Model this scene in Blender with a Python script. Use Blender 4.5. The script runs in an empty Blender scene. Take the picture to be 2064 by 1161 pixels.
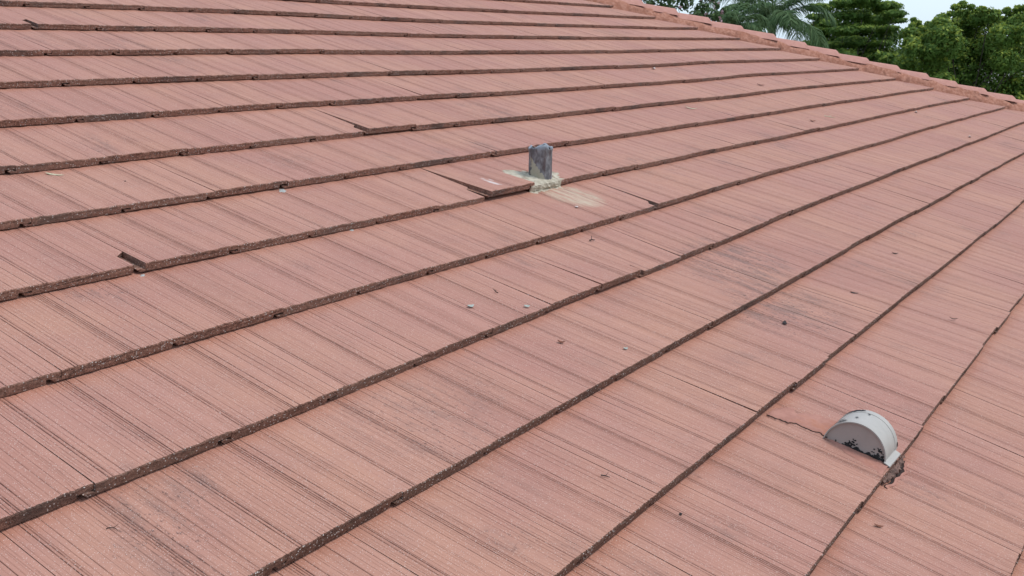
import bpy, math, random
import numpy as np
from mathutils import Vector, Matrix

random.seed(7)
RNG = np.random.default_rng(7)
SC = bpy.context.scene
COL = SC.collection

# ------------------------------------------------------------------ camera, world, sun, exposure
PITCH = math.radians(18.43)                  # roof slope 4 in 12
W = 0.3048                                   # cover width of one tile (m)
E = 0.3418                                   # exposure of one course (m)
T = 0.0262                                   # tile thickness (m)
ROOF_Z = 3.75                                # height of roof origin above the ground
ROOF = Matrix.Translation((0, 0, ROOF_Z)) @ Matrix.Rotation(PITCH, 4, 'X')
# camera in the frame of the roof slope (x along the courses, y up the slope, z off the slope)
CAM = Vector((-0.36526, -1.22557, 1.20661))
RIGHT = Vector((0.55737, -0.79009, 0.25513))
DOWN = Vector((-0.19141, -0.42129, -0.88649))
FWD = Vector((0.80790, 0.44527, -0.38605))
R3 = ROOF.to_3x3()
cam_d = bpy.data.cameras.new('camera')
cam_d.sensor_width = 36.0
cam_d.lens = 2050.0 / 2064.0 * 36.0
cam_d.clip_start = 0.05
cam_d.clip_end = 2000.0
cam = bpy.data.objects.new('camera', cam_d)
COL.objects.link(cam)
m = Matrix.Identity(4)
rw, uw, bw = (R3 @ RIGHT).normalized(), (R3 @ -DOWN).normalized(), (R3 @ -FWD).normalized()
for i in range(3):
    m[i][0], m[i][1], m[i][2] = rw[i], uw[i], bw[i]
EYE = ROOF @ CAM
m[0][3], m[1][3], m[2][3] = EYE
cam.matrix_world = m
SC.camera = cam

def at(px, py, depth):
    """world point seen at pixel (px, py) of the 2064 x 1161 photograph, DEPTH metres away"""
    d = rw * ((px - 1032.0) / 2050.0) - uw * ((py - 580.5) / 2050.0) - bw
    return EYE + d * depth

SUN_EL, SUN_AZ = math.radians(62), math.radians(150)      # azimuth measured from +Y towards +X
world = bpy.data.worlds.new('World')
SC.world = world
world.use_nodes = True
nt = world.node_tree
nt.nodes.clear()
wo = nt.nodes.new('ShaderNodeOutputWorld')
wb = nt.nodes.new('ShaderNodeBackground')
sky = nt.nodes.new('ShaderNodeTexSky')
sky.sky_type = 'NISHITA'
sky.sun_disc = False
sky.sun_elevation = SUN_EL
sky.sun_rotation = SUN_AZ
sky.air_density = 1.0
sky.dust_density = 2.0
sky.ozone_density = 2.0
sky.altitude = 0
# overcast: thin bright cloud veils most of the blue
veil = nt.nodes.new('ShaderNodeMix'); veil.data_type = 'RGBA'
veil.inputs[0].default_value = 0.62
veil.inputs[7].default_value = (6.1, 7.5, 8.9, 1)
nt.links.new(sky.outputs[0], veil.inputs[6])
nt.links.new(veil.outputs[2], wb.inputs[0])
wb.inputs[1].default_value = 0.12
nt.links.new(wb.outputs[0], wo.inputs[0])

sun_d = bpy.data.lights.new('sun', 'SUN')
sun_d.energy = 1.4
sun_d.angle = math.radians(14)
sun_d.color = (1.0, 0.96, 0.9)
sun = bpy.data.objects.new('sun', sun_d)
COL.objects.link(sun)
sdir = Vector((math.sin(SUN_AZ) * math.cos(SUN_EL), math.cos(SUN_AZ) * math.cos(SUN_EL), math.sin(SUN_EL)))
sun.rotation_euler = sdir.to_track_quat('Z', 'Y').to_euler()
sun.location = (0, 0, 30)

SC.view_settings.view_transform = 'Standard'
SC.view_settings.look = 'None'
SC.view_settings.exposure = 0.42
SC.view_settings.gamma = 1.0
SC.view_settings.use_curve_mapping = False

# ------------------------------------------------------------------ helpers
def tag(o, label=None, cat=None, group=None, kind=None):
    if label: o['label'] = label
    if cat: o['category'] = cat
    if group: o['group'] = group
    if kind: o['kind'] = kind
    return o

def empty(name, mat=None, label=None, cat=None, group=None):
    o = bpy.data.objects.new(name, None)
    COL.objects.link(o)
    o.empty_display_size = 0.1
    if mat is not None: o.matrix_world = mat
    return tag(o, label, cat, group)

def mesh_obj(name, verts, faces, mats, parent=None, mat_idx=None, uv=None, attr=None, smooth=False, matrix=None):
    me = bpy.data.meshes.new(name)
    me.from_pydata([tuple(map(float, v)) for v in verts], [], [tuple(map(int, f)) for f in faces])
    for m_ in (mats if isinstance(mats, (list, tuple)) else [mats]):
        me.materials.append(m_)
    if mat_idx is not None:
        me.polygons.foreach_set('material_index', np.asarray(mat_idx, np.int32))
    if uv is not None:
        li = np.empty(len(me.loops), np.int32); me.loops.foreach_get('vertex_index', li)
        l = me.uv_layers.new(name='uv')
        l.data.foreach_set('uv', np.asarray(uv, np.float32)[li].ravel())
    if attr is not None:
        for an, av in attr.items():
            a = me.attributes.new(an, 'FLOAT', 'POINT')
            a.data.foreach_set('value', np.asarray(av, np.float32))
    if smooth:
        me.polygons.foreach_set('use_smooth', np.ones(len(me.polygons), bool))
    me.update()
    o = bpy.data.objects.new(name, me)
    COL.objects.link(o)
    if parent is not None: o.parent = parent
    if matrix is not None: o.matrix_local = matrix
    return o

class NM:
    """small node-material builder"""
    def __init__(s, name):
        s.m = bpy.data.materials.new(name); s.m.use_nodes = True
        s.t = s.m.node_tree; s.t.nodes.clear()
        s.out = s.n('ShaderNodeOutputMaterial')
        s.b = s.n('ShaderNodeBsdfPrincipled')
        s.l(s.b.outputs[0], s.out.inputs[0])
    def n(s, k, **kw):
        x = s.t.nodes.new(k)
        for a, v in kw.items(): setattr(x, a, v)
        return x
    def l(s, a, b): s.t.links.new(a, b)
    def put(s, sock, v):
        if isinstance(v, bpy.types.NodeSocket): s.l(v, sock)
        elif isinstance(v, (tuple, list)) and len(v) == 3 and sock.type == 'RGBA': sock.default_value = (*v, 1)
        else: sock.default_value = v
    def math(s, op, a, b=0.0, clamp=False):
        x = s.n('ShaderNodeMath', operation=op, use_clamp=clamp); s.put(x.inputs[0], a); s.put(x.inputs[1], b); return x.outputs[0]
    def vec(s, x, y, z=0.0):
        c = s.n('ShaderNodeCombineXYZ')
        for i, v in enumerate((x, y, z)): s.put(c.inputs[i], v)
        return c.outputs[0]
    def sep(s, v):
        c = s.n('ShaderNodeSeparateXYZ'); s.l(v, c.inputs[0]); return c.outputs
    def noise(s, vec, scale=1.0, detail=2.0, rough=0.5, dist=0.0, dims='3D'):
        x = s.n('ShaderNodeTexNoise', noise_dimensions=dims); s.l(vec, x.inputs['Vector'])
        x.inputs['Scale'].default_value = scale; x.inputs['Detail'].default_value = detail
        x.inputs['Roughness'].default_value = rough; x.inputs['Distortion'].default_value = dist
        return x.outputs[0]
    def step(s, v, a, b):
        """smooth 0..1 as v goes a..b (a may exceed b)"""
        x = s.n('ShaderNodeMapRange', interpolation_type='SMOOTHSTEP'); s.put(x.inputs[0], v)
        if a < b: x.inputs[1].default_value, x.inputs[2].default_value, x.inputs[3].default_value, x.inputs[4].default_value = a, b, 0, 1
        else: x.inputs[1].default_value, x.inputs[2].default_value, x.inputs[3].default_value, x.inputs[4].default_value = b, a, 1, 0
        return x.outputs[0]
    def mix(s, f, a, b, mode='MIX'):
        x = s.n('ShaderNodeMix', data_type='RGBA', blend_type=mode)
        s.put(x.inputs[0], f); s.put(x.inputs[6], a); s.put(x.inputs[7], b); return x.outputs[2]
    def bump(s, h, strength=0.5, dist=0.01):
        x = s.n('ShaderNodeBump'); s.l(h, x.inputs['Height'])
        x.inputs['Strength'].default_value = strength; x.inputs['Distance'].default_value = dist
        s.l(x.outputs[0], s.b.inputs['Normal']); return x
    def done(s, col=None, rough=0.8, spec=0.3, metal=0.0):
        if col is not None: s.put(s.b.inputs['Base Color'], col)
        s.put(s.b.inputs['Roughness'], rough)
        s.b.inputs['Specular IOR Level'].default_value = spec
        s.b.inputs['Metallic'].default_value = metal
        return s.m

def obj_co(s): return s.n('ShaderNodeTexCoord').outputs['Object']

# ------------------------------------------------------------------ materials
def tile_top_material():
    s = NM('faded_tile_paint')
    uvn = s.n('ShaderNodeUVMap'); uvn.uv_map = 'uv'
    u, v, _ = s.sep(uvn.outputs[0])
    tv = s.n('ShaderNodeAttribute', attribute_name='tvar').outputs['Fac']
    vl = s.n('ShaderNodeAttribute', attribute_name='vloc').outputs['Fac']
    oc = obj_co(s)
    # base paint: pink, patches more orange or more mauve
    n1 = s.noise(oc, 1.3, 3, 0.6)
    n2 = s.noise(oc, 9.0, 4, 0.6)
    col = s.mix(s.step(n1, 0.35, 0.65), (0.388, 0.187, 0.146), (0.432, 0.219, 0.157))
    col = s.mix(s.math('MULTIPLY', s.step(n2, 0.4, 0.75), 0.45), col, (0.365, 0.190, 0.150))
    col = s.mix(s.math('MULTIPLY', tv, 0.22), col, (0.45, 0.236, 0.188))
    # paint kept redder under the nose of the next course
    pr = s.math('MULTIPLY', s.step(vl, E - 0.055, E + 0.005), s.step(s.noise(oc, 9, 3, 0.6), 0.15, 0.6))
    col = s.mix(s.math('MULTIPLY', pr, 0.70), col, (0.43, 0.18, 0.115))
    # brushed grain running up the slope: thin straight scratches of uneven depth and spacing
    wob = s.math('MULTIPLY', s.math('SUBTRACT', s.noise(s.vec(s.math('MULTIPLY', u, 3), s.math('MULTIPLY', v, 3.0)), 1, 2), 0.5), 0.010)
    uu = s.math('ADD', u, wob)
    def streak(fu, fv, off, detail=2, rough=0.55):
        return s.noise(s.vec(s.math('MULTIPLY', uu, fu), s.math('MULTIPLY', v, fv), off), 1, detail, rough)
    brk = s.step(streak(150, 26, 9.1, 3, 0.75), 0.34, 0.58)
    clus = s.step(streak(17, 0.5, 3.3, 1), 0.40, 0.62)
    def scratches(freq, off, w, power):
        """one scratch at a random place in each strip 1/freq wide, of random depth"""
        c = s.math('ADD', s.math('MULTIPLY', uu, freq), off)
        cell = s.math('FLOOR', c); fr = s.math('FRACT', c)
        wn = s.n('ShaderNodeTexWhiteNoise', noise_dimensions='1D'); s.l(cell, wn.inputs['W'])
        r1, r2, r3 = s.sep(wn.outputs['Color'])
        d = s.math('ABSOLUTE', s.math('SUBTRACT', fr, s.math('ADD', 0.2, s.math('MULTIPLY', r1, 0.6))))
        ln = s.step(d, w * freq * 1.5, w * freq * 0.5)
        return s.math('MULTIPLY', ln, s.math('POWER', r2, power))
    fine = s.math('MULTIPLY', scratches(150, 0.0, 0.0008, 1.4), s.math('ADD', 0.16, s.math('MULTIPLY', clus, 0.45)))
    fine = s.math('MULTIPLY', fine, s.math('ADD', 0.3, s.math('MULTIPLY', brk, 0.7)))
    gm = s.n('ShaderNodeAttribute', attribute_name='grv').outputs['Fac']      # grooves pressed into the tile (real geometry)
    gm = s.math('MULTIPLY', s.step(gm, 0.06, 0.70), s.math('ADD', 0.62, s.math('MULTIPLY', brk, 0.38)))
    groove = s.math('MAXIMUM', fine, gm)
    band = s.step(streak(13, 0.3, 11.0, 2), 0.45, 0.7)
    bd = s.n('ShaderNodeAttribute', attribute_name='bnd').outputs['Fac']       # dirt held where the grooves crowd together
    col = s.mix(s.math('ADD', s.math('MULTIPLY', band, 0.10), s.math('MULTIPLY', bd, s.math('ADD', 0.03, s.math('MULTIPLY', n2, 0.34)))), col, (0.25, 0.108, 0.078))
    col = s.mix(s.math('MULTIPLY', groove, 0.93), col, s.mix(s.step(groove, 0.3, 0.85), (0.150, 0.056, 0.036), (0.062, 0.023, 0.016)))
    # dark mould specks, in patches
    x, y, z = s.sep(oc)
    patch = s.step(s.noise(oc, 2.2, 3, 0.6), 0.54, 0.70)
    def near(cx, cy, rx, ry):
        dx = s.math('DIVIDE', s.math('SUBTRACT', x, cx), rx); dy = s.math('DIVIDE', s.math('SUBTRACT', y, cy), ry)
        return s.step(s.math('ADD', s.math('MULTIPLY', dx, dx), s.math('MULTIPLY', dy, dy)), 1.0, 0.15)
    grime = s.math('MAXIMUM', near(3.27, -0.13, 0.40, 0.26), s.math('MAXIMUM', near(3.03, -0.42, 0.36, 0.26), s.math('MULTIPLY', near(1.33, -0.17, 0.25, 0.2), 0.45)))
    mould = s.math('MAXIMUM', s.math('MULTIPLY', patch, 0.68), grime)
    spk = s.step(s.noise(s.vec(s.math('MULTIPLY', u, 130), s.math('MULTIPLY', v, 55)), 1, 3, 0.7), 0.575, 0.65)
    col = s.mix(s.math('MULTIPLY', s.math('MULTIPLY', mould, spk), 0.9), col, (0.045, 0.030, 0.030))
    smg = s.math('MULTIPLY', mould, s.step(s.noise(s.vec(s.math('MULTIPLY', u, 26), s.math('MULTIPLY', v, 6)), 1, 3, 0.65), 0.42, 0.66))
    col = s.mix(s.math('MULTIPLY', smg, 0.6), col, (0.165, 0.105, 0.092))
    # pale grains of sand
    vo = s.n('ShaderNodeTexVoronoi', feature='F1'); s.l(s.vec(u, v), vo.inputs['Vector']); vo.inputs['Scale'].default_value = 430
    rnd = s.sep(vo.outputs['Color'])[0]
    sp = s.math('MULTIPLY', s.step(vo.outputs['Distance'], 0.42, 0.2), s.step(rnd, 0.76, 0.84))
    col = s.mix(s.math('MULTIPLY', sp, 0.60), col, (0.74, 0.60, 0.54))
    # smeared cream mortar below and beside the vent pipe
    def smear(cx, cy, rx, ry, lo, hi):
        st = s.math('MULTIPLY', s.noise(s.vec(s.math('MULTIPLY', x, 45), s.math('MULTIPLY', y, 9)), 1, 4, 0.75), 1.6)
        return s.step(s.math('MULTIPLY', near(cx, cy, rx, ry), s.math('ADD', -0.05, st)), lo, hi)
    sm = smear(3.19, 0.575, 0.20, 0.20, 0.42, 1.0)
    sm = s.math('MULTIPLY', sm, s.math('SUBTRACT', 1.0, s.math('MULTIPLY', groove, 0.7)))
    col = s.mix(s.math('MULTIPLY', sm, 0.8), col, (0.50, 0.42, 0.31))
    wp = smear(2.865, 0.775, 0.05, 0.10, 0.72, 0.82)
    col = s.mix(s.math('MULTIPLY', wp, 0.7), col, (0.62, 0.55, 0.52))
    # bump
    g = s.noise(s.vec(u, v), 650, 2, 0.6)
    h = s.math('ADD', s.math('MULTIPLY', groove, -0.8), s.math('MULTIPLY', g, 0.35))
    h = s.math('ADD', h, s.math('MULTIPLY', streak(60, 0.6, 2.0), 0.8))
    s.bump(h, 0.75, 0.0022)
    return s.done(col, 0.82, 0.25)

def tile_edge_material():
    s = NM('raw_tile_edge')
    oc = obj_co(s)
    g = s.math('ADD', s.math('MULTIPLY', s.noise(oc, 320, 3, 0.8), 0.6), s.math('MULTIPLY', s.noise(oc, 110, 3, 0.7), 0.4))
    big = s.noise(oc, 3.0, 3, 0.6)
    tv = s.n('ShaderNodeAttribute', attribute_name='tvar').outputs['Fac']
    col = s.mix(s.step(g, 0.35, 0.68), (0.088, 0.040, 0.028), (0.43, 0.215, 0.155))
    col = s.mix(s.math('MULTIPLY', s.step(big, 0.50, 0.66), 0.75), col, (0.075, 0.056, 0.050))
    col = s.mix(s.math('MULTIPLY', tv, 0.4), col, (0.27, 0.165, 0.125))
    yy = s.sep(oc)[1]
    col = s.mix(s.math('MULTIPLY', s.step(s.math('ADD', yy, s.math('MULTIPLY', big, 0.9)), 1.1, -0.1), 0.55), col, (0.072, 0.042, 0.031))      # damp-stained lower courses
    lich = s.math('MULTIPLY', s.step(s.noise(oc, 28, 4, 0.7), 0.60, 0.72), 0.3)
    col = s.mix(lich, col, (0.20, 0.16, 0.11))
    vo = s.n('ShaderNodeTexVoronoi', feature='F1'); s.l(oc, vo.inputs['Vector']); vo.inputs['Scale'].default_value = 260
    rnd = s.sep(vo.outputs['Color'])[0]
    sp = s.math('MULTIPLY', s.step(vo.outputs['Distance'], 0.5, 0.25), s.step(rnd, 0.80, 0.86))
    col = s.mix(s.math('MULTIPLY', sp, 0.85), col, (0.62, 0.55, 0.50))
    s.bump(s.math('ADD', g, s.math('MULTIPLY', s.noise(oc, 90, 3, 0.6), 1.0)), 1.0, 0.003)
    return s.done(col, 0.95, 0.1)

def rough_material(name, c1, c2, scale=30, bump=0.4, dist=0.004, rough=0.9, c3=None, s3=6):
    s = NM(name); oc = obj_co(s)
    n1 = s.noise(oc, scale, 4, 0.65)
    col = s.mix(s.step(n1, 0.35, 0.68), c1, c2)
    if c3 is not None:
        col = s.mix(s.math('MULTIPLY', s.step(s.noise(oc, s3, 4, 0.65), 0.52, 0.68), 0.8), col, c3)
    s.bump(s.math('ADD', n1, s.math('MULTIPLY', s.noise(oc, scale * 5, 3, 0.6), 0.4)), bump, dist)
    return s.done(col, rough, 0.2)

M_TOP = tile_top_material()
M_EDGE = tile_edge_material()
M_CAP = rough_material('hip_cap_paint', (0.42, 0.205, 0.162), (0.475, 0.240, 0.192), 18, 0.3, 0.003, 0.85, (0.40, 0.20, 0.165), 4)
M_MORTAR = rough_material('red_mortar', (0.34, 0.145, 0.095), (0.46, 0.225, 0.16), 25, 0.9, 0.012, 0.95, (0.22, 0.095, 0.065), 9)
M_DECK = rough_material('under_tile_dark', (0.05, 0.032, 0.026), (0.08, 0.05, 0.04), 12)
M_FACE2 = rough_material('tile_slope_plain', (0.40, 0.21, 0.18), (0.50, 0.27, 0.23), 5)
M_STUCCO = rough_material('pale_stucco', (0.62, 0.58, 0.52), (0.70, 0.66, 0.60), 40)
M_CREAM = rough_material('cream_mortar', (0.39, 0.335, 0.255), (0.55, 0.49, 0.385), 35, 0.9, 0.008, 0.95, (0.19, 0.13, 0.095), 22)
M_TAR = rough_material('black_tar', (0.012, 0.011, 0.012), (0.03, 0.028, 0.028), 60, 0.8, 0.004, 0.55)

# ------------------------------------------------------------------ roof undulation (the slope sags a little), from the courses in view
SAG = [  # course (downhill positive), position along the course in tiles, how far the nose sits off its line (in courses)
 (-9,8,.02),(-9,11,.05),(-9,13,0),(-9,15.5,-.12),(-9,17.4,-.17),(-9,19.4,-.19),(-9,22.2,-.18),(-9,25,-.15),(-9,28.4,-.12),
 (-8,8,.01),(-8,11,.01),(-8,13,-.02),(-8,15,-.10),(-8,17,-.15),(-8,19,-.14),(-8,21,-.15),(-8,23,-.13),(-8,25,-.10),
 (-7,8,.01),(-7,11,.02),(-7,13.5,-.06),(-7,15.4,-.11),(-7,18.3,-.10),(-7,21.3,-.11),
 (-5,6,-.03),(-5,8.5,-.01),(-5,10.5,-.04),(-5,13.4,-.08),(-5,15.4,-.10),(-5,18.8,-.08),(-5,22,-.10),(-5,23.3,-.04),(-5,25.5,.07),(-5,29.5,.03),(-5,36,.0),
 (-4,5,-.06),(-4,7,-.05),(-4,9,-.04),(-4,12,-.055),(-4,14,-.09),(-4,16,-.09),(-4,18.8,-.07),(-4,21.7,-.06),(-4,23.8,-.035),(-4,26,.045),(-4,29,.03),(-4,37,-.02),
 (-3,7.5,-.02),(-3,10.6,-.02),(-3,13.4,-.06),(-3,16.3,-.06),(-3,19.3,-.07),(-3,23.3,-.03),(-3,27,-.04),(-3,30,-.03),(-3,38,-.04),
 (-2,4,.01),(-2,12,0),(-2,13.7,-.03),(-2,17,-.01),(-2,21.6,-.04),(-2,25,-.03),(-2,39,-.08),
 (-1,4,.02),(-1,10,-.01),(-1,15,.03),(-1,18,0),(-1,22,-.02),(-1,27.5,.02),(-1,39,-.05),
 (0,4,0),(0,11,-.02),(0,16,.04),(0,21,.03),(0,37,0),(1,8,.01),(1,13,.02),(1,20,0),(1,30,-.02),(2,4,.02),(2,8,.02),(2,14,0),(3,6,.01),(3,12,.015)]
SAG_U = np.array([q[1] for q in SAG]) * W
SAG_V = np.array([-q[0] for q in SAG]) * E
SAG_N = np.array([q[2] for q in SAG]) * E * 1.20661 / (SAG_V + 1.22557)
def sag(u, v):
    u = np.asarray(u, float); v = np.asarray(v, float)
    w = np.exp(-((u[..., None] - SAG_U) / (1.7 * W)) ** 2 - ((v[..., None] - SAG_V) / (0.9 * E)) ** 2)
    return (w * SAG_N).sum(-1) / (w.sum(-1) + 0.15)

HIP_A, HIP_B = 41.742 * W, -0.96256           # where the courses end: u = HIP_A + HIP_B * v
def u_hip(v): return HIP_A + HIP_B * v

# ------------------------------------------------------------------ the tiled roof
roof = empty('tiled_roof', ROOF, 'long roof slope of faded pink flat concrete tiles rising to a capped hip', 'roof')

OFFS = {-9: .68, -8: .12, -7: .61, -6: .13, -5: .57, -4: .09, -3: .55, -2: .87, -1: .39, 0: .87, 1: .32, 2: .83, 3: .27, 4: .8}
# tiles that have slipped, lifted or lost the lip over their neighbour: (course, tile whose left joint is at this tile position)
SPECIAL = {(-2, 2): dict(lip=0.070), (-4, 8): dict(lip=0.06, lift=-0.004), (-4, 9): dict(lift=0.006), (-8, 6): dict(lip=0.07),
           (-2, 7): dict(lip=0.085, lift=-0.003), (-2, 8): dict(lift=0.013, du=0.003), (0, 7): dict(lip=0.045, lift=0.006),
           (0, 8): dict(lift=-0.004), (-1, 10): dict(lip=0.03, lift=-0.003), (-1, 11): dict(lift=0.004), (2, 6): dict(lift=0.002)}
# grooves pressed into every tile: place across the tile (m), depth 0..1, half width (m)
GROOVES = [(.0395, .25, .0009), (.0495, .22, .0008), (.0612, .95, .0011), (.0692, 1.0, .0015), (.0735, .45, .0009), (.0846, .38, .0009), (.0956, .45, .0009), (.1065, .2, .0008), (.114, .28, .0008),
           (.1225, .18, .0008), (.130, .42, .0009), (.1395, .2, .0008), (.148, .32, .0008), (.156, .22, .0008), (.1636, .62, .0010), (.1715, .3, .0008), (.179, .55, .0009), (.186, .55, .0009), (.192, .65, .0010), (.1975, .88, .0011),
           (.2030, 1.0, .0014), (.2130, .3, .0008), (.2215, .85, .0012), (.2300, .3, .0008), (.2385, .22, .0008), (.247, .35, .0008), (.2555, .2, .0008), (.262, .42, .0009), (.270, .22, .0008), (.277, .6, .0009), (.2865, .25, .0008), (.295, .6, .0010), (.305, .35, .0009),
           (.313, .25, .0008), (.322, .35, .0009)]
def tile_arrays(k, idx, u0, width, v0, opt, last):
    """one tile: verts, faces, material index, uv, tvar, vloc"""
    rr = random.Random(k * 1000 + idx * 7 + 13)
    lip_cut = opt.get('lip', 0.0)
    lift = opt.get('lift', 0.0) + rr.gauss(0, 0.0010)
    du = opt.get('du', 0.0)
    dv = rr.gauss(0, 0.0022)
    yaw = rr.gauss(0, 0.0014)
    roll = rr.gauss(0, 0.0012)
    L = E + 0.045
    vs = [0.0, 0.003, 0.03, 0.12, 0.22, E - 0.03, L]
    if lip_cut:
        c = min(lip_cut, L - 0.03)
        vs = sorted(set([q for q in vs if abs(q - c) > 0.006 and abs(q - c - 0.022) > 0.006] + [c, c + 0.022]))
    lip = 0.032
    # grooved top profile
    prng = np.random.default_rng(abs(k * 977 + idx * 31) + 5 + (k < 0) * 7777)
    us_, gs_ = [0.0330], [0.0]
    shift = prng.normal(0, 0.0008)
    for (p, st, hw) in GROOVES:
        if p > width + 0.028: continue
        p = p + shift + prng.normal(0, 0.0004)
        st = min(1.0, max(0.0, st ** 0.85 * prng.uniform(0.7, 1.25) + prng.normal(0, 0.06)))
        us_ += [p - hw * 1.65, p, p + hw * 1.65]; gs_ += [0.0, st, 0.0]
    us_.append(width + lip); gs_.append(0.0)
    for p in np.arange(0.038, width + 0.03, 0.006):
        us_.append(p); gs_.append(-1.0)
    us_, gs_ = np.array(us_), np.array(gs_)
    od = np.argsort(us_, kind='stable'); us_, gs_ = us_[od], gs_[od]
    ok = gs_ >= 0; gs_ = np.interp(us_, us_[ok], gs_[ok])
    NC = len(us_)
    prof = -0.0010 * gs_
    bn_ = sum(a_ * np.exp(-((us_ - c_ - shift) / w_) ** 2) for c_, w_, a_ in ((.0675, .012, .8), (.164, .007, .35), (.198, .019, 1.0), (.2215, .006, .4), (.285, .014, .55), (.128, .006, .25)))
    for f, a in ((2, .0004), (4, .0006), (7, .0004)):
        prof += a * np.sin(us_ / W * f * 2 * math.pi + 0.7 * f) + 0.25 * a * np.sin(us_ / W * f * 9 + prng.random() * 6.3)
    prof += prng.normal(0, 0.00018, NC)
    rag_v = prng.normal(0, 0.0006, NC)
    rag_n = prng.normal(0, 0.0003, NC)
    secs, vloc, grv = [], [], []
    for si, v in enumerate(vs):
        cut = lip_cut and v <= lip_cut + 1e-6
        rl = width + (0.0 if cut else lip)
        ut = us_ if not cut else np.minimum(us_, rl + 1e-4 * (us_ - rl))
        nt_ = T + prof - (0.0022 if si == 0 else 0.0)
        if si <= 1: nt_ = nt_ + rag_n
        vt = np.full(NC, v)
        if si <= 1: vt = vt + rag_v + (0.0012 if si == 0 else 0)
        top = np.stack([ut, vt, nt_], 1)
        wob = prng.normal(0, 0.0012, 8)
        right = [(rl, v, 0.57 * T), (width + 0.018 * (not cut), v, 0.53 * T + wob[0]), (width - 0.0005, v, 0.56 * T), (width - 0.0005, v, 0.006 + wob[1]), (width - 0.007, v, 0.0)]
        bot = [(x, v, wob[4] * 0.4) for x in np.linspace(width - 0.03, 0.05, 6)]
        left = [(0.030, v, 0.0), (0.0165, v, 0.0045), (0.0090, v, 0.0110 + wob[2]), (0.0085, v, 0.42 * T), (0.016, v, 0.46 * T + wob[3]), (0.033, v, 0.34 * T)]
        sec = np.concatenate([top, np.array(right + bot + left)])
        if si <= 1:                              # the nose is undercut: a dark slot where it rests on the course below
            low = sec[:, 2] < 0.002; sec[low, 2] += 0.0042 if si == 0 else 0.0034
        secs.append(sec)
        vloc.append(np.full(len(sec), v)); grv.append(np.concatenate([gs_ + 1j * bn_, np.zeros(len(sec) - NC)]))
    n = len(secs[0]); V = np.concatenate(secs); vloc = np.concatenate(vloc); grv = np.concatenate(grv)
    uvs = np.stack([V[:, 0] + rr.random() * 60, V[:, 1] + rr.random() * 8], 1)
    # tilt of the tile, jitter, place on the sagging slope
    cx = width * 0.5
    x = V[:, 0] - cx; y = V[:, 1]; z = V[:, 2] - T * (y / E) + lift * (1 - y / E) + roll * x
    x, y = x - yaw * (y - E), y + yaw * x
    U = u0 + cx + x + du; Vv = v0 + y + dv
    lim = u_hip(Vv) + (0.0 if last else 9)
    U = np.minimum(U, lim)
    ua, ub = u0, u0 + width
    fr = sag(np.array([ua, ub]), np.array([v0, v0])); bk = sag(np.array([ua, ub]), np.array([v0 + E, v0 + E]))
    a = (U - ua) / width; b = (Vv - v0) / E
    N = z + (fr[0] * (1 - a) + fr[1] * a) * (1 - b) + (bk[0] * (1 - a) + bk[1] * a) * b
    P = np.stack([U, Vv, N], 1)
    F, MI = [], []
    F.append(list(range(n))); MI.append(1)
    for si in range(len(vs) - 1):
        o0, o1 = si * n, (si + 1) * n
        for j in range(n):
            j2 = (j + 1) % n
            F.append((o0 + j, o1 + j, o1 + j2, o0 + j2))
            MI.append(0 if (j < NC - 1 and si >= 1) else 1)
    return P, F, MI, uvs, np.full(len(P), rr.random()), vloc, grv

FIRST_U = -7
for k in range(-16, 8):
    v0 = -k * E
    off = OFFS.get(k, 0.35 if k % 2 else 0.85)
    Vs, Fs, Ms, Us, Ts, Ls, Gs, base = [], [], [], [], [], [], [], 0
    i = FIRST_U
    while True:
        u0 = (off + i) * W
        end = u_hip(v0)
        if u0 + 0.05 > end: break
        last = u0 + W + 0.04 + 0.0 > u_hip(v0 + E + 0.05)
        P, F, MI, uv_, tv, vl, gv = tile_arrays(k, i, u0, W, v0, SPECIAL.get((k, i), {}), last)
        Vs.append(P); Us.append(uv_); Ts.append(tv); Ls.append(vl); Gs.append(gv); Ms += MI
        Fs += [tuple(q + base for q in f) for f in F]
        base += len(P); i += 1
    mesh_obj('tile_course', np.concatenate(Vs), Fs, [M_TOP, M_EDGE], roof, Ms, np.concatenate(Us),
             {'tvar': np.concatenate(Ts), 'vloc': np.concatenate(Ls), 'grv': np.concatenate(Gs).real, 'bnd': np.concatenate(Gs).imag})

# boards under the tiles and the other slopes of the roof, the walls that carry it (all in the roof's frame, via world points)
INV = ROOF.inverted()
def loc(u, v, n=0.0): return Vector((u, v, n))
top_v, bot_v = 17 * E, -7.6 * E
hip_off = 0.135                               # from the ends of the courses to the hip itself
hd = Vector((HIP_B, 1, 0)).normalized()       # up the hip, in the roof frame
hq = Vector((1, -HIP_B, 0)).normalized()      # square to the hip, outwards
def hip_pt(v, n=0.0): return loc(u_hip(v), v, n) + hq * hip_off + Vector((0, 0, 0))
A = loc(-7 * W, bot_v, -0.05); B = hip_pt(bot_v, -0.05); Cc = hip_pt(top_v, -0.05); D = loc(-7 * W, top_v, -0.05)
Bw, Cw, Aw, Dw = ROOF @ B, ROOF @ Cc, ROOF @ A, ROOF @ D
run = Cw.y - Bw.y
B2 = Vector((Bw.x, Cw.y + run, Bw.z)); A2 = Vector((Aw.x, Cw.y + run, Aw.z))
pts = [Aw, Bw, Cw, Dw, B2, A2]
mesh_obj('roof_deck', [INV @ p for p in pts], [(0, 1, 2, 3)], M_DECK, roof)
mesh_obj('roof_slope', [INV @ p for p in pts], [(1, 4, 2), (2, 4, 5, 3)], M_FACE2, roof)
wx0, wx1, wy0, wy1 = Aw.x + 0.3, Bw.x - 0.6, Aw.y + 0.6, B2.y - 0.6
wz = Aw.z + 0.12
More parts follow.
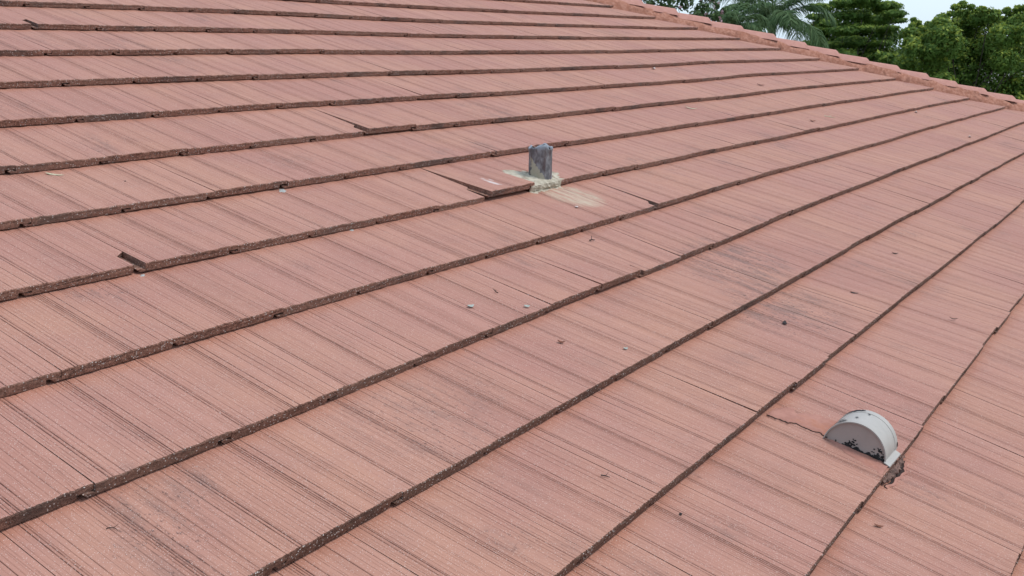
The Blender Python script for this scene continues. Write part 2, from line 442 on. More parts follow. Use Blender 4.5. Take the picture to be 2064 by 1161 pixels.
wall_v = [(wx0, wy0, 0), (wx1, wy0, 0), (wx1, wy1, 0), (wx0, wy1, 0), (wx0, wy0, wz), (wx1, wy0, wz), (wx1, wy1, wz), (wx0, wy1, wz),
          (wx0, Dw.y, Dw.z - 0.15)]
mesh_obj('outer_wall', [INV @ Vector(p) for p in wall_v], [(0, 1, 5, 4), (1, 2, 6, 5), (2, 3, 7, 6), (3, 0, 4, 8, 7)], M_STUCCO, roof)

# hip: red mortar bed and a row of capping tiles
HDw = (R3 @ hd).normalized()
n1w = (R3 @ Vector((0, 0, 1))).normalized()
n2w = HDw.cross(Vector((0, 1, 0))).normalized()
if n2w.z < 0: n2w = -n2w
zc = (n1w + n2w).normalized()
zc = (zc - HDw * zc.dot(HDw)).normalized()
xc = HDw
yc = zc.cross(xc).normalized()
if yc.dot(R3 @ hq) > 0: yc = -yc; 
R3i = R3.inverted()
xl, yl, zl = R3i @ xc, R3i @ yc, R3i @ zc     # cap axes in the roof frame: up the hip, towards the viewer's slope, off the hip
HIP0 = hip_pt(0.0)
def hp(s, y, z): return HIP0 + xl * s + yl * y + zl * z
# mortar bed
sv, sf = [], []
ss = np.arange(-4.2, 9.6, 0.045)
prof_n = [(0.152, -0.075), (0.146, -0.030), (0.132, 0.006), (0.112, 0.030), (0.083, 0.058), (0.0, 0.075), (-0.085, 0.04), (-0.14, -0.02), (-0.15, -0.08)]
def sm1(seed, n, amp, w):
    r = np.random.default_rng(seed).normal(0, 1, n + w); k_ = np.hanning(w + 2)[1:-1]; return amp * np.convolve(r, k_ / np.sqrt((k_ ** 2).sum()), 'valid')[:n]
nz = [sm1(40 + j, len(ss), 0.007, 7) for j in range(len(prof_n))]
nz2 = [sm1(60 + j, len(ss), 0.006, 3) for j in range(len(prof_n))]
for si, s_ in enumerate(ss):
    for j, (y, z) in enumerate(prof_n):
        sv.append(hp(s_, y + nz[j][si], z + nz2[j][si] + nz[j][si] * 0.5))
n_ = len(prof_n)
for si in range(len(ss) - 1):
    for j in range(n_ - 1):
        sf.append((si * n_ + j, si * n_ + j + 1, (si + 1) * n_ + j + 1, (si + 1) * n_ + j))
mesh_obj('mortar_bed', sv, sf, M_MORTAR, roof, smooth=True)
CAP_STEP, CAP_S0 = 0.381, -0.075
def cap_mesh(s_nose, rr):
    """barrel cap: lower end (nose) at s_nose, running up the hip"""
    v, f = [], []
    na = 14
    secs = [(0.0, 0.0, 0), (0.004, 0.0025, 0), (0.05, 0.003, 0), (0.2, 0, 0), (0.40, -0.004, 0)]
    r_jit = rr.gauss(0, 0.002); y_j = rr.gauss(0, 0.003); t_j = rr.gauss(0, 0.015)
    th = 0.014
    for shell in (0, 1):
        for si, (ds, dr, _) in enumerate(secs):
            for a in range(na + 1):
                t = math.pi * (a / na)
                c, sn = math.cos(t), math.sin(t)
                hw = 0.092 - th * shell + dr + r_jit; hh = 0.074 - th * shell + dr + r_jit
                # straight sides folded over a rounded top
                y = hw * (abs(c) ** 1.0) * (1 if c >= 0 else -1); z = hh * (1 - abs(c) ** 1.35)
                zr = 0.068 * (1 - ds / 0.40) + 0.042 * (ds / 0.40)
                back = 0.034 * (1 - abs(c)) * max(0, 1 - ds / 0.05)      # slanting nose
                v.append(hp(s_nose + ds + back, y + y_j + 0.0, z * 0.92 - 0.004 + zr + t_j * y))
    n = na + 1; o = len(secs) * n
    for si in range(len(secs) - 1):
        for a in range(na):
            p = si * n + a
            f.append((p, p + n, p + n + 1, p + 1))
            f.append((o + p, o + p + 1, o + p + n + 1, o + p + n))
    for a in range(na):
        f.append((a, a + 1, o + a + 1, o + a))
    e = (len(secs) - 1) * n
    for si in range(len(secs) - 1):
        p = si * n
        f.append((p, o + p, o + p + n, p + n)); p += na
        f.append((p, p + n, o + p + n, o + p))
    return v, f
for i in range(-10, 24):
    v, f = cap_mesh(CAP_S0 + i * CAP_STEP, random.Random(i + 50))
    mesh_obj('hip_cap', v, f, M_CAP, roof)

# ------------------------------------------------------------------ setting: ground
M_GROUND = rough_material('lawn_ground', (0.045, 0.075, 0.025), (0.09, 0.11, 0.045), 2.5, 0.6, 0.05, 0.95, (0.16, 0.13, 0.08), 0.15)
g = 900
tag(mesh_obj('ground', [(-g, -g, 0), (g, -g, 0), (g, g, 0), (-g, g, 0)], [(0, 1, 2, 3)], M_GROUND), kind='structure')

# ------------------------------------------------------------------ things standing and lying on the roof
def tile_n(u, v):
    """height of the tile surface above the slope plane"""
    k = -math.floor(v / E); y = v + k * E
    return T * (1 - y / E) + float(sag(np.array(u), np.array(v)))
def on_roof(px, py, n=0.012):
    """(u, v) on the slope seen at a pixel of the photograph"""
    d = RIGHT * ((px - 1032.0) / 2050.0) + DOWN * ((py - 580.5) / 2050.0) + FWD
    t = (n - CAM.z) / d.z
    q = CAM + d * t
    return q.x, q.y

# --- lead-sleeved vent pipe
def lead_material():
    s = NM('weathered_lead'); oc = obj_co(s)
    x, y, z = s.sep(oc)
    n1 = s.noise(oc, 22, 4, 0.65); n2 = s.noise(s.vec(s.math('MULTIPLY', x, 45), s.math('MULTIPLY', y, 45), s.math('MULTIPLY', z, 14)), 1, 4, 0.7)
    col = s.mix(s.step(n1, 0.35, 0.65), (0.105, 0.098, 0.104), (0.255, 0.243, 0.252))
    col = s.mix(s.math('MULTIPLY', s.step(n2, 0.46, 0.66), 0.85), col, (0.085, 0.052, 0.052))
    # bluish sky shine painted into the top edge
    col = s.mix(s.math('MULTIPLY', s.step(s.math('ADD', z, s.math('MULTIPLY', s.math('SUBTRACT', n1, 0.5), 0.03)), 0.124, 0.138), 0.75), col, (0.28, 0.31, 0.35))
    # cream mortar smeared up the side that faces down the courses
    ac = s.math('ADD', s.math('MULTIPLY', x, 0.576), s.math('MULTIPLY', y, -0.817))
    lim = s.math('ADD', 0.078, s.math('MULTIPLY', s.math('SUBTRACT', s.noise(oc, 55, 4, 0.75), 0.5), 0.06))
    edge = s.math('SUBTRACT', s.math('SUBTRACT', lim, s.math('MULTIPLY', s.math('ADD', ac, 0.028), 1.55)), z)
    lft = s.math('ADD', ac, s.math('MULTIPLY', s.math('SUBTRACT', s.noise(oc, 80, 3, 0.7), 0.5), 0.03))
    mk = s.math('MULTIPLY', s.step(edge, -0.002, 0.005), s.step(lft, -0.044, -0.038))
    mk = s.math('MULTIPLY', mk, s.step(s.math('ADD', s.math('MULTIPLY', x, 0.817), s.math('MULTIPLY', y, 0.576)), 0.01, -0.005))
    col = s.mix(s.math('MULTIPLY', mk, 0.8), col, (0.42, 0.37, 0.27))
    s.bump(s.noise(oc, 60, 4, 0.6), 0.5, 0.004)
    return s.done(col, 0.6, 0.4, 0.15)
M_LEAD = lead_material()
M_HOLE = rough_material('pipe_inside', (0.02, 0.02, 0.02), (0.04, 0.035, 0.03), 20)
PU, PV = 10.42 * W, 2.42 * W
pipe_mat = Matrix.Translation(ROOF @ Vector((PU, PV, 0.012)))
pipe = empty('vent_pipe', pipe_mat, 'short grey lead-sleeved pipe standing in a patch of cream mortar', 'vent pipe')
v, f = [], []
NA = 40
zs = [-0.07, -0.03, 0.0, 0.03, 0.06, 0.09, 0.115, 0.130, 0.137]
prng = np.random.default_rng(3)
def rim(t):
    return 0.005 * math.sin(2 * t + 0.6) + 0.0055 * math.sin(3 * t + 2.1) + 0.004 * math.sin(5 * t) + 0.002 * math.sin(9 * t + 1)
rings = []
for zi, z in enumerate(zs):
    for a in range(NA):
        t = 2 * math.pi * a / NA
        r = 0.0465 * (1 + 0.05 * math.cos(4 * (t + 0.75)) + 0.015 * math.sin(3 * t + z * 30)) + prng.normal(0, 0.0004) + (0.0022 if zi >= len(zs) - 2 else 0)
        zz = z + (rim(t) * (1.0 if zi == len(zs) - 1 else 0.6 if zi == len(zs) - 2 else 0))
        v.append((r * math.cos(t), r * math.sin(t), zz))
for zz, rr_ in ((0.132, 0.040), (0.10, 0.039), (-0.02, 0.039)):
    for a in range(NA):
        t = 2 * math.pi * a / NA
        v.append((rr_ * math.cos(t), rr_ * math.sin(t), zz + (rim(t) if zz > 0.12 else 0)))
nr_ = len(zs) + 3
mi = []
for r_ in range(nr_ - 1):
    for a in range(NA):
        a2 = (a + 1) % NA
        f.append((r_ * NA + a, r_ * NA + a2, (r_ + 1) * NA + a2, (r_ + 1) * NA + a)); mi.append(0 if r_ < len(zs) else 1)
f.append([(nr_ - 1) * NA + a for a in range(NA)]); mi.append(1)
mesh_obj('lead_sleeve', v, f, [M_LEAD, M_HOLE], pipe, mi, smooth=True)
# mortar spread on the tile round the pipe, and filling the nose of the course below it
P_INV = pipe_mat.inverted() @ ROOF
def roofpt(u, v, dn=0.0): return P_INV @ Vector((u, v, tile_n(u, v) + dn))
v, f = [], []
r0 = np.random.default_rng(12)
NA = 64
out = 0.120 + 0.02 * np.sin(np.arange(NA) * 2 * math.pi / NA * 3 + 1) + 0.012 * np.sin(np.arange(NA) * 2 * math.pi / NA * 7) + r0.normal(0, 0.009, NA)
v0n = 2 * E
for ri, (fr, h) in enumerate(((0.0, 0.010), (0.22, 0.0045), (0.5, 0.003), (0.8, 0.002), (1.0, 0.0006))):
    for a in range(NA):
        t = 2 * math.pi * a / NA
        ro = out[a] * (1.0 + 0.35 * max(0, math.cos(t - 2.6)))
        r = 0.044 + (ro - 0.044) * fr
        u_, v_ = PU + r * math.cos(t) * 1.05, PV + r * math.sin(t) * 0.8
        v_ = max(v_, v0n + 0.0015)
        hh = h + r0.normal(0, 0.0012) * (1 if fr < 1 else 0.2)
        v.append(roofpt(u_, v_, hh))
for ri in range(4):
    for a in range(NA):
        a2 = (a + 1) % NA
        f.append((ri * NA + a, (ri + 1) * NA + a, (ri + 1) * NA + a2, ri * NA + a2))
mesh_obj('mortar_collar', v, f, M_CREAM, pipe, smooth=True)
v, f = [], []
us = np.linspace(9.90 * W, 10.68 * W, 46)
prof_f = [(0.05, 1.0, 0.001), (0.03, 1.0, 0.003), (0.006, 1.0, 0.0035), (-0.004, 0.95, 0.002), (-0.0065, 0.7, 0), (-0.007, 0.45, 0), (-0.006, 0.2, 0), (-0.005, 0.02, 0), (-0.022, -0.02, 0.001)]
nf = [sm1(200 + j, len(us), 0.0016, 3) for j in range(len(prof_f))]
base_n = float(sag(np.array(PU), np.array(v0n)))
for ui, u_ in enumerate(us):
    e_ = min(1, 8 * min(ui, len(us) - 1 - ui) / len(us) + 0.15)
    for j, (dv_, fn, dn_) in enumerate(prof_f):
        vv = v0n + (dv_ if dv_ > 0 else dv_ * e_) + nf[j][ui] * e_ * (0.9 if j < 8 else 2.5)
        v.append(P_INV @ Vector((u_ + nf[(j + 3) % 9][ui], vv, base_n + fn * T * (1 - max(0, dv_) / E) + dn_ * e_ + abs(nf[j][ui]) * e_ * 0.5)))
n_ = len(prof_f)
for ui in range(len(us) - 1):
    for j in range(n_ - 1):
        f.append((ui * n_ + j, (ui + 1) * n_ + j, (ui + 1) * n_ + j + 1, ui * n_ + j + 1))
mesh_obj('mortar_fill', v, f, M_CREAM, pipe, smooth=False)

# --- half-round metal roof vent
def vent_paint(name, col, rough, metal):
    s = NM(name); oc = obj_co(s)
    n1 = s.noise(oc, 18, 4, 0.6)
    c = s.mix(s.step(n1, 0.3, 0.7), tuple(q * 0.9 for q in col), col)
    c = s.mix(s.math('MULTIPLY', s.step(s.noise(oc, 120, 3, 0.7), 0.62, 0.72), 0.35), c, tuple(q * 0.55 for q in col))
    s.bump(n1, 0.12, 0.004)
    return s.done(c, rough, 0.4, metal)
M_HOOD = vent_paint('grey_white_paint', (0.42, 0.385, 0.35), 0.55, 0.0)
M_PLATE = vent_paint('bounce_tinted_paint', (0.36, 0.295, 0.265), 0.7, 0.0)  # hood paint made darker and pinker: shade and tile bounce in the colour
VR, VD = 0.082, 0.112
vent_loc = Matrix.Translation((7.185 * W, -3.045 * W, 0.095 * W)) @ Matrix.Rotation(math.radians(-13.2), 4, 'X') @ Matrix.Rotation(math.radians(-1), 4, 'Z')
vent_mat = ROOF @ vent_loc
vent = empty('roof_vent', vent_mat, 'small half-round white metal roof vent with black tar along its base', 'roof vent')
def shell(r_o, r_i, x0, x1, t0=0.0, t1=math.pi, n=40):
    v, f = [], []
    for a in range(n + 1):
        t = t0 + (t1 - t0) * a / n
        for (x, r) in ((x0, r_o), (x1, r_o), (x1, r_i), (x0, r_i)):
            v.append((x, -r * math.cos(t), r * math.sin(t)))
    for a in range(n):
        for j in range(4):
            f.append((a * 4 + j, a * 4 + (j + 1) % 4, a * 4 + 4 + (j + 1) % 4, a * 4 + 4 + j))
    f += [(0, 1, 2, 3), (n * 4 + 3, n * 4 + 2, n * 4 + 1, n * 4)]
    return v, f
def join(parts):
    V, F = [], []
    for v, f in parts:
        o = len(V); V += list(v); F += [tuple(q + o for q in x) for x in f]
    return V, F
back = [(VD - 0.003, -VR * 0.985 * math.cos(math.pi * a / 40), VR * 0.985 * math.sin(math.pi * a / 40)) for a in range(41)]
skirt = [(0.0, VR - 0.0006, -0.05), (VD, VR - 0.0006, -0.05), (VD, VR - 0.0006, 0.0), (0.0, VR - 0.0006, 0.0)]
v, f = join([shell(VR, VR - 0.0014, 0.0, VD), shell(VR + 0.0016, VR - 0.0005, 0.0, 0.0045), shell(VR + 0.0011, VR - 0.0005, VD - 0.020, VD + 0.001),
             (back, [tuple(range(41))]), (skirt, [(0, 1, 2, 3)])])
hood = mesh_obj('hood', v, f, M_HOOD, vent)
pl = [(0.0065, -(VR - 0.0018) * math.cos(math.pi * a / 40), (VR - 0.0018) * math.sin(math.pi * a / 40)) for a in range(41)]
low = [(0.0065, VR * 0.9, -0.004), (0.0065, VR * 0.55, -0.006), (0.0065, 0.0, -0.002), (0.0065, -VR * 0.45, 0.001), (0.0065, -VR * 0.8, -0.004)]
pts_ = pl + low
pts2 = [(x + 0.0015, y, z) for x, y, z in pts_]
npt = len(pts_)
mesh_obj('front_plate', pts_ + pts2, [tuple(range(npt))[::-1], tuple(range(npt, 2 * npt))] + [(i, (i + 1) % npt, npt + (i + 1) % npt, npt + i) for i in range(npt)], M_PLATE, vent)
# flange folded out on the downhill side
fx0, fx1 = -0.006, 0.098
fl = []
for (y, z) in ((-VR + 0.001, 0.002), (-VR - 0.006, -0.001), (-VR - 0.015, -0.005), (-VR - 0.0155, -0.0085), (-VR - 0.006, -0.0035), (-VR + 0.001, -0.001)):
    fl += [(fx0, y, z), (fx1, y, z)]
mesh_obj('flange', fl, [(i * 2, i * 2 + 1, ((i + 1) % 6) * 2 + 1, ((i + 1) % 6) * 2) for i in range(6)] + [(0, 2, 4, 6, 8, 10), (11, 9, 7, 5, 3, 1)], M_HOOD, vent)
# tar: ragged lumps along the foot of the plate, streaks and spots on the hood
parts = []
r0 = random.Random(9)
def blob(cx, cy, cz, rx, ry, rz, n=9):
    v = []
    for i in range(5):
        ph = math.pi * (i / 4 - 0.5)
        for a in range(n):
            t = 2 * math.pi * a / n
            q = r0.uniform(0.7, 1.25)
            v.append((cx + rx * math.sin(ph) , cy + ry * math.cos(ph) * math.cos(t) * q, cz + rz * math.cos(ph) * math.sin(t) * q))
    f = [(i * n + a, i * n + (a + 1) % n, (i + 1) * n + (a + 1) % n, (i + 1) * n + a) for i in range(4) for a in range(n)]
    return v, f
for i in range(240):
    y = r0.uniform(-0.93, 0.66) * VR
    q = r0.random() ** 2
    env = 0.028 * (0.55 + 0.45 * math.sin(y * 95 + 1.0)) + 0.004
    sz = r0.uniform(0.0016, 0.0048) * (1 - 0.5 * q)
    parts.append(blob(0.0058, y, -0.004 + q * env + 0.010 * (0.62 + 0.62 * y / VR), 0.0016, sz * 1.3, sz))
for i in range(70):
    y = (-0.92 + 1.5 * i / 69) * VR
    parts.append(blob(0.0056, y, -0.003 + 0.010 * (0.62 + 0.62 * y / VR) + r0.uniform(-.002, .003), 0.0018, 0.0036, r0.uniform(0.003, 0.006)))
for i in range(26):
    y = r0.uniform(-0.30, 0.78) * VR
    parts.append(blob(0.004 + r0.uniform(-0.004, 0.004), y, -0.010 + r0.uniform(-0.010, 0.003) - 0.006 * max(0, y / VR), 0.006, r0.uniform(0.004, 0.009), r0.uniform(0.004, 0.009)))
def streak_patch(t0, t1, x0, x1, seed, n=18):
    rs = random.Random(seed); v = []; f = []
    for a in range(n + 1):
        t = t0 + (t1 - t0) * a / n
        e = math.sin(math.pi * a / n) ** 0.5
        c = 0.5 * (x0 + x1) + rs.uniform(-.001, .001); h = 0.5 * (x1 - x0) * e * rs.uniform(0.55, 1.1) + 0.0002
        for x in (c - h, c + h):
            v.append((x, -(VR + 0.0022) * math.cos(t), (VR + 0.0022) * math.sin(t)))
    for a in range(n): f.append((a * 2, a * 2 + 1, a * 2 + 3, a * 2 + 2))
    return v, f
R_ = math.radians
v, f = join(parts)
mesh_obj('tar', v, f, M_TAR, vent)
for st in (streak_patch(R_(96), R_(142), 0.096, 0.111, 1), streak_patch(R_(112), R_(150), 0.010, 0.024, 2), streak_patch(R_(120), R_(140), 0.030, 0.038, 3),
           streak_patch(R_(97), R_(104), 0.038, 0.046, 4, 6), streak_patch(R_(84), R_(89), 0.080, 0.086, 5, 6), streak_patch(R_(4), R_(14), 0.104, 0.113, 6, 8)):
    mesh_obj('tar_streak', st[0], st[1], M_TAR, vent)
# skin of red mortar trowelled over the tile beside the vent, split along its edge, and a broken lip hanging over the course below
V_INV = vent_mat.inverted() @ ROOF
M_PATCH = rough_material('trowelled_pink_mortar', (0.345, 0.160, 0.122), (0.42, 0.205, 0.158), 22, 0.9, 0.006, 0.9, (0.37, 0.155, 0.10), 9)
M_GAPSHADE = rough_material('gap_shade', (0.020, 0.013, 0.011), (0.05, 0.032, 0.026), 60)  # dark colour standing in for the shade down in the gap
M_LIP = rough_material('broken_mortar', (0.12, 0.075, 0.062), (0.28, 0.165, 0.13), 45, 1.0, 0.010, 0.95, (0.33, 0.17, 0.12), 18)
left = [(7.155, -2.262), (7.15, -2.36), (7.175, -2.45), (7.20, -2.52), (7.205, -2.62), (7.225, -2.72), (7.215, -2.80), (7.16, -2.88), (7.10, -3.0), (7.06, -3.12), (7.02, -3.24), (6.99, -3.345)]
right_ = [(7.42, -2.262), (7.46, -2.36), (7.52, -2.45), (7.56, -2.52), (7.62, -2.62), (7.66, -2.72), (7.68, -2.80), (7.70, -2.88), (7.70, -3.0), (7.70, -3.12), (7.66, -3.24), (7.60, -3.345)]
v, f = [], []
rs = np.random.default_rng(21)
ncol = 16
lw = np.interp(np.linspace(0, 11, 60), range(12), [q[0] for q in left]); lv = np.interp(np.linspace(0, 11, 60), range(12), [q[1] for q in left])
rw_ = np.interp(np.linspace(0, 11, 60), range(12), [q[0] for q in right_])
lj = sm1(301, 60, 0.010, 3); rj = sm1(302, 60, 0.03, 5)
for i in range(60):
    for j in range(ncol):
        a = j / (ncol - 1)
        u_ = (lw[i] + lj[i]) * (1 - a) + (rw_[i] + rj[i]) * a
        h = 0.0050 * min(1, 6 * a + 0.0) * (1.0 if lv[i] > -2.74 else 0.35) if j > 0 else -0.002
        h *= max(0.0, 1 - a ** 3) ; h += (0.0008 + rs.normal(0, 0.0005) if 0 < j < ncol - 1 else 0)
        if j == ncol - 1: h = -0.001
        v.append(V_INV @ Vector((u_ * W, lv[i] * W, tile_n(u_ * W, lv[i] * W) + h)))
for i in range(59):
    for j in range(ncol - 1):
        f.append((i * ncol + j, (i + 1) * ncol + j, (i + 1) * ncol + j + 1, i * ncol + j + 1))
mesh_obj('mortar_skin', v, f, M_PATCH, vent, smooth=True)
v, f = [], []
us = np.linspace(6.97 * W, 7.66 * W, 34)
vn = -3 * E
pf = [(0.014, 0.0260), (-0.003, 0.0285), (-0.010, 0.028), (-0.018, 0.024), (-0.017, 0.0175), (-0.006, 0.014), (0.01, 0.014)]
nf = [sm1(400 + j, len(us), 0.003, 3) for j in range(len(pf))]
for ui, u_ in enumerate(us):
    q = ui / (len(us) - 1)
    wide = 0.3 + 0.75 * math.sin(math.pi * min(1, q * 1.05)) ** 0.8
    for j, (dv_, n0) in enumerate(pf):
        v.append(V_INV @ Vector((u_ + nf[j][ui] * .6, vn + dv_ * (wide if dv_ < 0 else 1) + nf[j][ui], n0 + nf[(j + 2) % 7][ui] * 0.6)))
n_ = len(pf)
for ui in range(len(us) - 1):
    for j in range(n_):
        j2 = (j + 1) % n_
        f.append((ui * n_ + j, ui * n_ + j2, (ui + 1) * n_ + j2, (ui + 1) * n_ + j))
f += [tuple(range(n_))[::-1], tuple(range((len(us) - 1) * n_, len(us) * n_))]
mesh_obj('mortar_lip', v, f, M_LIP, vent)
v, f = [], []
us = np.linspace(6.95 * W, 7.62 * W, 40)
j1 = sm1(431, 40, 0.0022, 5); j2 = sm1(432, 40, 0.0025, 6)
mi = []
for ui, u_ in enumerate(us):                 # dark strip painted as the shaded gap by the broken lip, and the ragged mortar edge beyond it
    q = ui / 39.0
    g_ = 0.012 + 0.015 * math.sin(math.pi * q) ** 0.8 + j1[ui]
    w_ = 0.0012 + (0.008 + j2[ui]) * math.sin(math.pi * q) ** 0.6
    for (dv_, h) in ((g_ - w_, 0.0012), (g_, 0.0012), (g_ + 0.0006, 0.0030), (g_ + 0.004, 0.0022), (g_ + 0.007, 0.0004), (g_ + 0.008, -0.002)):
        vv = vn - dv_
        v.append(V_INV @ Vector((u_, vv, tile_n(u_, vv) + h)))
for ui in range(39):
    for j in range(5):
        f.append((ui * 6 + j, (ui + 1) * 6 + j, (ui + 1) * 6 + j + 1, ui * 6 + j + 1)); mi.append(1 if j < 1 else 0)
mesh_obj('mortar_skin', v, f, [M_PATCH, M_GAPSHADE], vent, mi)
v, f = [], []
cr = sm1(441, 46, 0.0022, 3); cw = np.abs(sm1(442, 46, 0.0009, 2)) + 0.0002
for i in range(46):                           # crack along the edge of the trowelled mortar
    vv = (-2.262 + (-2.80 + 2.262) * i / 45) * W
    uu_ = float(np.interp(-vv, -lv * W, (lw + lj) * W)) - 0.0005 + cr[i] * 0.6
    for sgn in (-1, 1):
        uq = uu_ + sgn * cw[i]
        v.append(V_INV @ Vector((uq, vv, tile_n(uq, vv) + 0.0035 + 0.0012 * sgn)))
f = [(i * 2, i * 2 + 1, i * 2 + 3, i * 2 + 2) for i in range(45)]
mesh_obj('mortar_split', v, f, M_GAPSHADE, vent)

# --- small litter: leaves, twigs, petals, bird droppings
def flat_mat(name, c, rough=0.7):
    return rough_material(name, tuple(q * 0.75 for q in c), c, 90, 0.3, 0.002, rough)
M_PALE = flat_mat('pale_dry_leaf', (0.55, 0.50, 0.34)); M_BROWN = flat_mat('brown_leaf', (0.22, 0.085, 0.05)); M_DARK = flat_mat('dark_leaf', (0.03, 0.022, 0.02))
M_GREY = flat_mat('grey_green_leaf', (0.42, 0.45, 0.40)); M_WHITE = flat_mat('white_petal', (0.62, 0.50, 0.46)); M_DROP = flat_mat('bird_lime', (0.40, 0.41, 0.39))
M_BUD = flat_mat('cream_bud', (0.68, 0.60, 0.42)); M_BUDG = flat_mat('green_bud', (0.20, 0.30, 0.06))
def litter(name, px, py, ang, length, width, curl, mat, label, cat, shape='leaf', seed=0, lift=0.002):
    u_, v_ = on_roof(px, py); u_, v_ = on_roof(px, py, tile_n(u_, v_))
    base = ROOF @ Matrix.Translation((u_, v_, tile_n(u_, v_) + lift)) @ Matrix.Rotation(math.atan2(-T, E), 4, 'X') @ Matrix.Rotation(ang, 4, 'Z')
    rs = random.Random(seed + int(px)); v, f = [], []
    if shape == 'leaf':
        n = 10
        for side in (1, 0):
            for i in range(n + 1):
                s_ = i / n; x = (s_ - 0.5) * length
                w_ = width * 0.5 * (math.sin(math.pi * s_ ** 0.8) ** 0.8) + 0.0004
                w1, w2 = w_ * rs.uniform(0.85, 1.1), w_ * rs.uniform(0.85, 1.1)
                z = curl * length * (4 * (s_ - 0.5) ** 2) + 0.0005
                t = -0.0009 if side == 0 else 0
                v += [(x, -w1, z + curl * w1 * 1.5 + t), (x, 0, z + t), (x, w2, z + curl * w2 * 1.5 + t)]
        m_ = 3 * (n + 1)
        for i in range(n):
            for j in range(2):
                a = i * 3 + j
                f.append((a, a + 3, a + 4, a + 1)); f.append((m_ + a, m_ + a + 1, m_ + a + 4, m_ + a + 3))
            a = i * 3
            f.append((a, m_ + a, m_ + a + 3, a + 3)); f.append((a + 2, a + 5, m_ + a + 5, m_ + a + 2))
    elif shape == 'twig':
        pts = [Vector(((i / 6 - 0.5) * length, curl * length * math.sin(i / 6 * math.pi) + rs.uniform(-.05, .05) * length, width * 0.6)) for i in range(7)]
        branch = [pts[3], pts[3] + Vector((0.15 * length, 0.22 * length, width)), pts[3] + Vector((0.25 * length, 0.4 * length, width * 2))]
        for ch, r_ in ((pts, width / 2), (branch, width / 2.6)):
            o = len(v)
            for i, p in enumerate(ch):
                for a in range(6):
                    t = 2 * math.pi * a / 6; v.append(p + Vector((0, math.cos(t), math.sin(t))) * r_ * (1 - 0.5 * i / len(ch)))
            for i in range(len(ch) - 1):
                for a in range(6): f.append((o + i * 6 + a, o + i * 6 + (a + 1) % 6, o + (i + 1) * 6 + (a + 1) % 6, o + (i + 1) * 6 + a))
            f += [tuple(o + a for a in range(6))[::-1], tuple(o + (len(ch) - 1) * 6 + a for a in range(6))]
    else:                                     # a splash: low irregular mound
        n = 18
        rad = [rs.uniform(0.5, 1.15) for _ in range(n)]
        for fr, h in ((1.0, -0.001), (0.8, 0.0006), (0.4, 0.0016)):
            for a in range(n):
                t = 2 * math.pi * a / n
                v.append((fr * rad[a] * length / 2 * math.cos(t), fr * rad[a] * width / 2 * math.sin(t), h - lift * 0.8))
        v.append((0, 0, 0.002 - lift * 0.8))
        for r_ in range(2):
            for a in range(n): f.append((r_ * n + a, r_ * n + (a + 1) % n, (r_ + 1) * n + (a + 1) % n, (r_ + 1) * n + a))
        for a in range(n): f.append((2 * n + a, 2 * n + (a + 1) % n, 3 * n))
    o = mesh_obj(name, v, f, mat, None, smooth=(shape == 'splash'))
    o.matrix_world = base
    return tag(o, label, cat, {'leaf': 'leaves fallen on the roof', 'twig': 'twigs fallen on the roof', 'petal': 'petals fallen on the roof', 'bird dropping': 'bird droppings on the tiles'}.get(cat))
